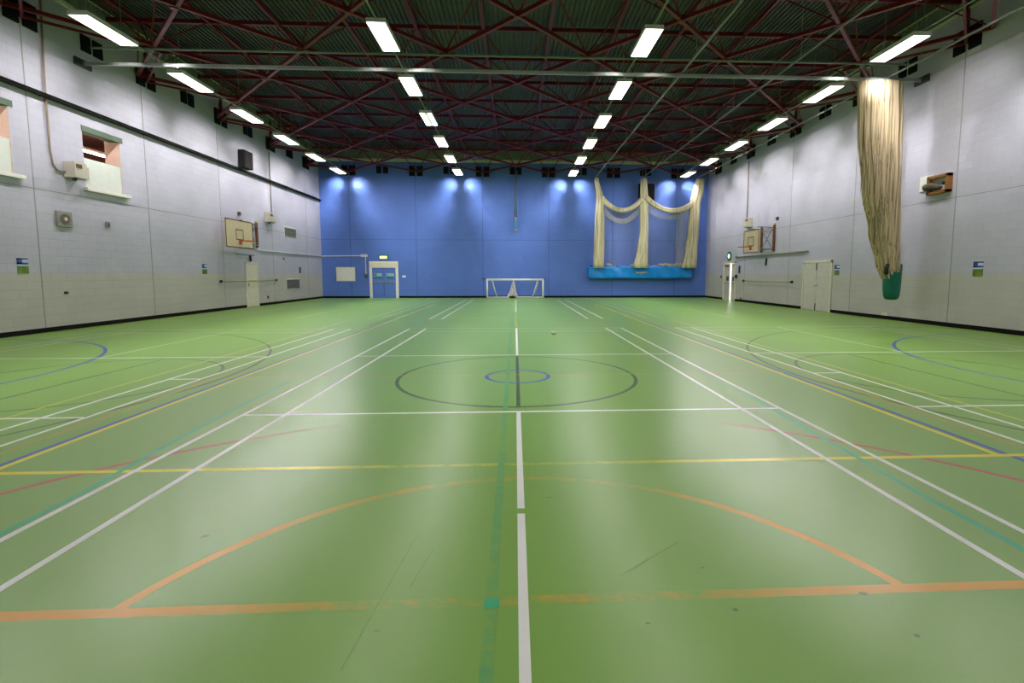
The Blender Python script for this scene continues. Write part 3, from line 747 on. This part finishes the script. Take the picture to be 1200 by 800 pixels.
control_box(-1, 18.2, 18.75, 4.15, 4.62, .26, 'white control box on the windowed wall near the backboard', [(18.9, 7.7, .03), (18.9, 4.6, .03)], (18.76, 19.3))
control_box(1, 18.95, 19.45, 4.1, 4.58, .26, 'white control box above the backboard on the divider net wall', [(19.55, 7.7, .03), (19.55, 4.55, .03)], (19.46, 20.0))
# round-grilled fan
t = thing('wall_fan', at(-1, 7.05, 2.84), 'square grey wall fan with a round grille below the control box', 'fan')
wbox(-1, 6.8, 7.26, 2.84, 3.27, 0, .06, 'grey', 'plate', t, .012)
MB().cyl(at(-1, 7.03, 3.06, .06), at(-1, 7.03, 3.06, .075), .15, 28).build('surround', 'copper', t)
mb = MB()
for r in (.03, .06, .09, .12): mb.disc(at(-1, 7.03, 3.06, .078), (1, 0, 0), r, r+.014)
mb.build('grille', 'dgrey', t); MB().cyl(at(-1, 7.03, 3.06, .075), at(-1, 7.03, 3.06, .082), .05, 20).build('hub', 'cream', t)
def small(name, side, y, z, w, h, d, m, label, cat, m2=None, group=None):
    t = thing(name, at(side, y, z-h/2), label, cat, group)
    wbox(side, y-w/2, y+w/2, z-h/2, z+h/2, 0, d, m, 'body', t, min(w, h)*.12)
    wbox(side, y-w*.22, y+w*.22, z-h*.22, z+h*.22, d, d+.012, m2 or 'dgrey', 'face', t)
    return t
small('wall_sensor', -1, 8.5, 3.06, .12, .16, .06, 'grey', 'small grey sensor on the windowed wall right of the square fan', 'sensor')
small('wall_socket', -1, 6.93, 1.03, .11, .07, .03, 'dark', 'small dark socket low on the windowed wall nearest the camera', 'socket')
small('wall_socket', -1, 18.17, .39, .14, .14, .03, 'dgrey', 'small dark socket low on the windowed wall past the cream door', 'socket')
small('wall_sensor', -1, 15.83, 4.27, .14, .16, .1, 'dgrey', 'small dark sensor on the windowed wall just above the backboard', 'sensor')
small('wall_sensor', -1, 20.0, 2.38, .16, .14, .06, 'grey', 'small grey sensor on the windowed wall between the two vents', 'sensor')
small('call_point', -1, 21.98, 1.78, .1, .36, .06, 'dgrey', 'narrow dark fitting above the lower vent on the windowed wall', 'fitting')
small('wall_sensor', 1, 16.33, 4.24, .14, .16, .1, 'dgrey', 'small dark sensor above the backboard on the divider net wall', 'sensor')
small('wall_socket', 1, 20.03, .16, .14, .14, .03, 'dgrey', 'small dark socket low between the exit door and the backboard', 'socket')
small('call_point', 1, 20.27, 1.82, .12, .42, .06, 'dgrey', 'narrow dark fitting right of the ajar exit door', 'fitting')
small('door_hook', 1, 20.62, 1.42, .12, .2, .1, 'dark', 'black hook beside the frame of the ajar exit door', 'hook')
small('wall_switch', 1, 22.75, 1.4, .1, .14, .05, 'dark', 'small black switch between the ajar exit door and the blue wall', 'switch')
small('wall_plate', 1, 9.05, .16, .34, .16, .015, 'cream', 'pale blank plate just above the skirting near the green net bag', 'plate', 'cream')
def cord(side, y0, y1, z, label):
    t = thing('stretched_line', at(side, (y0+y1)/2, z), label, 'cord', 'thin cords between wall eyes')
    for y in (y0, y1): MB().cyl(at(side, y, z, 0), at(side, y, z, .08), .06, 12).build('wall_eye', 'dark', t)
    tubeW(side, [(y0, z, .06), ((y0+y1)/2, z-.02, .06), (y1, z, .06)], .012, 'grey', 'cord', t)
cord(-1, 14.18, 19.05, 1.24, 'thin cord between two dark eyes on the windowed wall'); cord(1, 14.85, 19.7, 1.19, 'thin cord between two dark eyes on the divider net wall')
# posters
def poster(side, y0, y1, z0, z1, label):
    t = thing('poster', at(side, (y0+y1)/2, z0), label, 'poster', 'blue and green posters on the pale walls')
    h = z1-z0; w = y1-y0
    wbox(side, y0, y1, z0, z1, 0, .006, 'pwhite', 'sheet', t)
    P = lambda a, b, c, d, m, n, e=.009: wbox(side, y0+w*a, y0+w*b, z0+h*c, z0+h*d, .004, e, m, n, t)
    l, r = (.0, .45) if side < 0 else (.55, 1)
    P(l, r, .58, .95, 'pblue', 'blue_panel'); P(0, 1, .86, .95, 'pblue', 'blue_band'); P(0, 1, .56, .68, 'pblue', 'blue_band')
    P(0, 1, .0, .46, 'pgreen', 'green_panel'); a, b = (.6, .95) if side < 0 else (.3, .75); P(a, b, .04, .26, 'pyel', 'ochre_patch', .012)
poster(-1, 5.64, 5.93, 1.56, 1.97, 'blue and green poster on the windowed wall, nearest the frame edge'); poster(-1, 13.02, 13.32, 1.55, 1.97, 'blue and green poster between the cream door and the square fan')
poster(1, 11.56, 11.87, 1.51, 1.94, 'blue and green poster beside the closed pair of cream doors'); poster(1, 5.54, 5.84, 1.49, 1.92, 'blue and green poster past the green net bag on the pale wall')
# vents
def vent(y0, y1, z0, z1, label):
    t = thing('wall_vent', at(-1, (y0+y1)/2, z0), label, 'vent', 'vents in the windowed wall')
    wbox(-1, y0-.06, y1+.06, z0-.06, z1+.06, 0, .012, 'cream', 'frame', t); wbox(-1, y0, y1, z0, z1, .005, .016, 'dgrey', 'backing', t)
    mb = MB(); n = 8
    for k in range(n): mb.box(at(-1, y0+(y1-y0)*(k+.12)/n, z0+.02, .014), at(-1, y0+(y1-y0)*(k+.8)/n, z1-.02, .035))
    for z in (z0, (z0+z1)/2-.015, z1-.03): mb.box(at(-1, y0, z, .014), at(-1, y1, z+.03, .038))
    mb.build('slats', 'vent', t)
vent(20.3, 21.7, 3.63, 4.08, 'grey slatted vent high on the windowed wall'); vent(20.3, 21.9, .76, 1.25, 'grey slatted vent low on the windowed wall near the skirting')
# loudspeakers
t = thing('loudspeaker', (-12.2, 16.2, 6.35), 'black loudspeaker standing out from the windowed wall above the cable tray', 'loudspeaker')
wbox(-1, 15.98, 16.72, 6.36, 7.14, .05, .32, 'speaker', 'cabinet', t, .02); wbox(-1, 16.03, 16.67, 6.41, 7.09, .32, .335, 'grille', 'grille', t, .005); wbox(-1, 16.2, 16.3, 6.6, 6.9, .002, .06, 'dark', 'wall_bracket', t)
t = thing('loudspeaker', (8.5, 25.1, 6.4), 'black loudspeaker on the blue wall behind the middle net column', 'loudspeaker')
MB().box((8.05, 25.0, 6.38), (9.08, 25.28, 7.42), .02).build('cabinet', 'speaker', t); MB().box((8.1, 24.985, 6.43), (9.03, 25.0, 7.37)).build('grille', 'grille', t); MB().box((8.5, 25.28, 6.8), (8.6, 25.35, 7.0)).build('wall_bracket', 'dark', t)
# pipes
t = thing('conduit', (XL, 21, 2.7), 'pale conduit running from the backboard round the corner to the blue door', 'conduit')
MB().tube([(XL+.04, 17.3, 2.7), (XL+.04, YF-.04, 2.71), (-9.7, YF-.04, 2.74)], .03, 8).build('pipe', 'pipe', t)
MB().box((-10.0, YF-.08, 2.66), (-9.58, YF, 2.82), .01).build('junction_box', 'pipe', t); MB().tube([(-9.7, YF-.04, 2.7), (-9.7, YF-.04, 1.5)], .025, 8).build('pipe', 'pipe', t); MB().box((-9.76, YF-.09, 1.32), (-9.62, YF, 1.55), .01).build('switch_box', 'dgrey', t)
t = thing('conduit', (XR, 17, 2.54), 'pale conduit on the divider net wall below the backboard', 'conduit')
tubeW(1, [(20.6, 2.53, .04), (13.68, 2.55, .04)], .035, 'grey', 'pipe', t); wbox(1, 20.55, 20.75, 2.46, 2.6, 0, .09, 'grey', 'end_box', t)
# noticeboard and switch on the blue wall
t = thing('noticeboard', (-11, YF, 1.1), 'blank white noticeboard on the blue wall beside the double door', 'noticeboard')
MB().box((-11.6, YF-.03, 1.1), (-10.4, YF, 2.0), .004).build('frame', 'cream', t); MB().box((-11.55, YF-.036, 1.15), (-10.45, YF-.028, 1.95)).build('panel', 'white', t)
t = thing('light_switch', (-7.27, YF, 1.34), 'small white switch on the blue wall right beside the double door', 'switch')
MB().box((-7.38, YF-.04, 1.34), (-7.16, YF, 1.46), .008).build('plate', 'white', t); MB().box((-7.3, YF-.055, 1.37), (-7.24, YF-.038, 1.43), .004).build('rocker', 'pwhite', t)

# ------------------------------------------------------------------ basketball backboards
def backboard(name_label, side, d, y0, y1, z0, z1, posts, rodz, rim_y):
    t = thing('basketball_backboard', at(side, (y0+y1)/2, z0), name_label, 'backboard', 'basketball backboards')
    wbox(side, y0, y1, z0, z1, d-.02, d+.02, 'board', 'board', t, .006)
    mb = MB()
    for a, b, c, e in ((y0, y1, z1-.04, z1), (y0, y1, z0, z0+.04), (y0, y0+.04, z0, z1), (y1-.04, y1, z0, z1)): mb.box(at(side, a, c, d+.015), at(side, b, e, d+.03))
    mb.build('border', 'wood', t)
    cy = rim_y; mb = MB(); zb = z0+.36
    for a, b, c, e in ((cy-.3, cy+.3, zb+.4, zb+.44), (cy-.3, cy+.3, zb-.02, zb+.02), (cy-.3, cy-.26, zb, zb+.44), (cy+.26, cy+.3, zb, zb+.44)): mb.box(at(side, a, c, d+.018), at(side, b, e, d+.025))
    mb.build('target_square', 'wood', t)
    zr = z0+.3; mb = MB(); ring = [at(side, cy+.24*math.cos(a), zr, d+.42+.24*math.sin(a)) for a in [2*math.pi*k/32 for k in range(33)]]
    mb.tube(ring, .018, 8, False); mb.box(at(side, cy-.09, zr-.14, d+.02), at(side, cy+.09, zr+.03, d+.06)); mb.bar(at(side, cy-.06, zr, d+.05), at(side, cy-.06, zr, d+.22), .025); mb.bar(at(side, cy+.06, zr, d+.05), at(side, cy+.06, zr, d+.22), .025)
    mb.build('rim', 'orange_m', t, True)
    for y, yt in posts:
        pp = wbox(side, y-.06, y+.06, rodz[0]-.1, rodz[1]+.12, 0, .09, 'wood', 'wall_post', t, .006)
        if yt: wbox(side, y-.05, y+.05, rodz[1]+.12, rodz[1]+.2, 0, .085, 'yellow_m', 'post_tip', pp)
    for z in rodz:
        MB().bar(at(side, posts[0][0], z, .07), at(side, posts[1][0], z, .07), .03).build('rail', 'tealsteel', t)
        for (y, _), yb in zip(posts, (y0+.25, y1-.25)): MB().bar(at(side, y, z, .06), at(side, yb, z, d-.02), .035).build('arm', 'tealsteel', t)
    MB().bar(at(side, posts[0][0], rodz[0], .08), at(side, posts[1][0], rodz[1], .08), .025).build('brace', 'tealsteel', t); MB().bar(at(side, posts[0][0], rodz[1], .08), at(side, posts[1][0], rodz[0], .08), .025).build('brace', 'tealsteel', t)
    return t
tb = backboard('cream basketball backboard with an orange rim on the windowed wall', -1, .5, 13.85, 15.98, 2.68, 3.88, [(15.95, False), (17.28, True)], (2.92, 3.88), 14.9)
MB().bar(at(-1, 15.4, 2.45, .06), at(-1, 16.9, 2.42, .06), .03).build('lower_rail', 'tealsteel', tb); MB().bar(at(-1, 16.55, 2.42, .06), at(-1, 16.6, 2.15, .06), .07).build('winch', 'dkgreen', tb)
tb = backboard('cream basketball backboard with an orange rim on the divider net wall', 1, 1.0, 16.12, 17.72, 2.6, 3.74, [(16.58, True), (17.82, False)], (2.78, 3.84), 16.95)
MB().bar(at(1, 17.2, 2.35, .06), at(1, 17.25, 2.0, .06), .07).build('winch', 'dkgreen', tb)
# wooden framed box on right wall
t = thing('equipment_box', at(1, 7.2, 4.0), 'small timber framed box with a white plate high on the divider net wall', 'box')
wbox(1, 7.35, 7.85, 4.12, 4.58, 0, .04, 'white', 'backplate', t, .004)
mb = MB()
for a, b, c, e in ((6.7, 7.45, 4.42, 4.5), (6.7, 7.45, 3.96, 4.04), (6.7, 6.79, 3.96, 4.5), (7.38, 7.45, 3.96, 4.5)): mb.box(at(1, a, c, 0), at(1, b, e, .15))
mb.build('timber_frame', 'wood2', t); wbox(1, 6.79, 7.37, 4.06, 4.42, 0, .03, 'pwhite', 'backing', t)
MB().tube([at(1, 6.98, 4.14, .08), at(1, 7.1, 4.16, .11), at(1, 7.32, 4.2, .13), at(1, 7.52, 4.2, .14), at(1, 7.58, 4.2, .14)], [.03, .08, .12, .1, .04], 14).build('grey_motor', 'motor', t, True); MB().cyl(at(1, 6.95, 4.25, .03), at(1, 6.95, 4.25, .06), .05, 16).build('dark_knob', 'dark', t)
# scrap on the floor
mb = MB(); bmesh.ops.create_icosphere(mb.bm, subdivisions=2, radius=1, matrix=Matrix.Translation((.95, 5.14, .05)) @ Matrix.Diagonal((.075, .05, .046, 1)))
tag(mb.build('paper_scrap', 'white', None, False, (.95, 5.14, 0)), 'tiny white scrap lying on the green floor past the centre circle', 'scrap')

# ------------------------------------------------------------------ world, camera, view
w = bpy.data.worlds.new('daylight'); S.world = w; w.use_nodes = True
bg = w.node_tree.nodes['Background']; bg.inputs[0].default_value = (1, .93, .86, 1); bg.inputs[1].default_value = 3
cam = bpy.data.cameras.new('camera'); co = bpy.data.objects.new('camera', cam); COL.objects.link(co)
F, PX, PY, PIT, YAW, ROL = 579.886, 631.833, 371.615, .0866, .0485, -.0002
cy_, sy_, cp, sp = math.cos(YAW), math.sin(YAW), math.cos(PIT), math.sin(PIT)
fwd = Vector((sy_*cp, cy_*cp, -sp)); right = Vector((cy_, -sy_, 0)); down = fwd.cross(right)
r2 = right*math.cos(ROL)+down*math.sin(ROL); d2 = -right*math.sin(ROL)+down*math.cos(ROL)
mw = Matrix((r2, -d2, -fwd)).transposed().to_4x4(); mw.translation = (-.0329, -7.4446, 1.5433)
co.matrix_world = mw
cam.sensor_width = 36; cam.sensor_fit = 'HORIZONTAL'; cam.lens = F/1200*36
cam.shift_x = (600-PX)/1200; cam.shift_y = (PY-400)/1200; cam.clip_end = 200
S.camera = co
S.view_settings.view_transform = 'Standard'; S.view_settings.look = 'None'; S.view_settings.gamma = 1; S.view_settings.use_curve_mapping = False
S.view_settings.exposure = 0.4
S.cycles.use_denoising = True; S.cycles.sampling_pattern = 'TABULATED_SOBOL'; S.cycles.use_adaptive_sampling = False
S.cycles.max_bounces = 8; S.cycles.diffuse_bounces = 5; S.cycles.transparent_max_bounces = 16
S.cycles.sample_clamp_indirect = 6
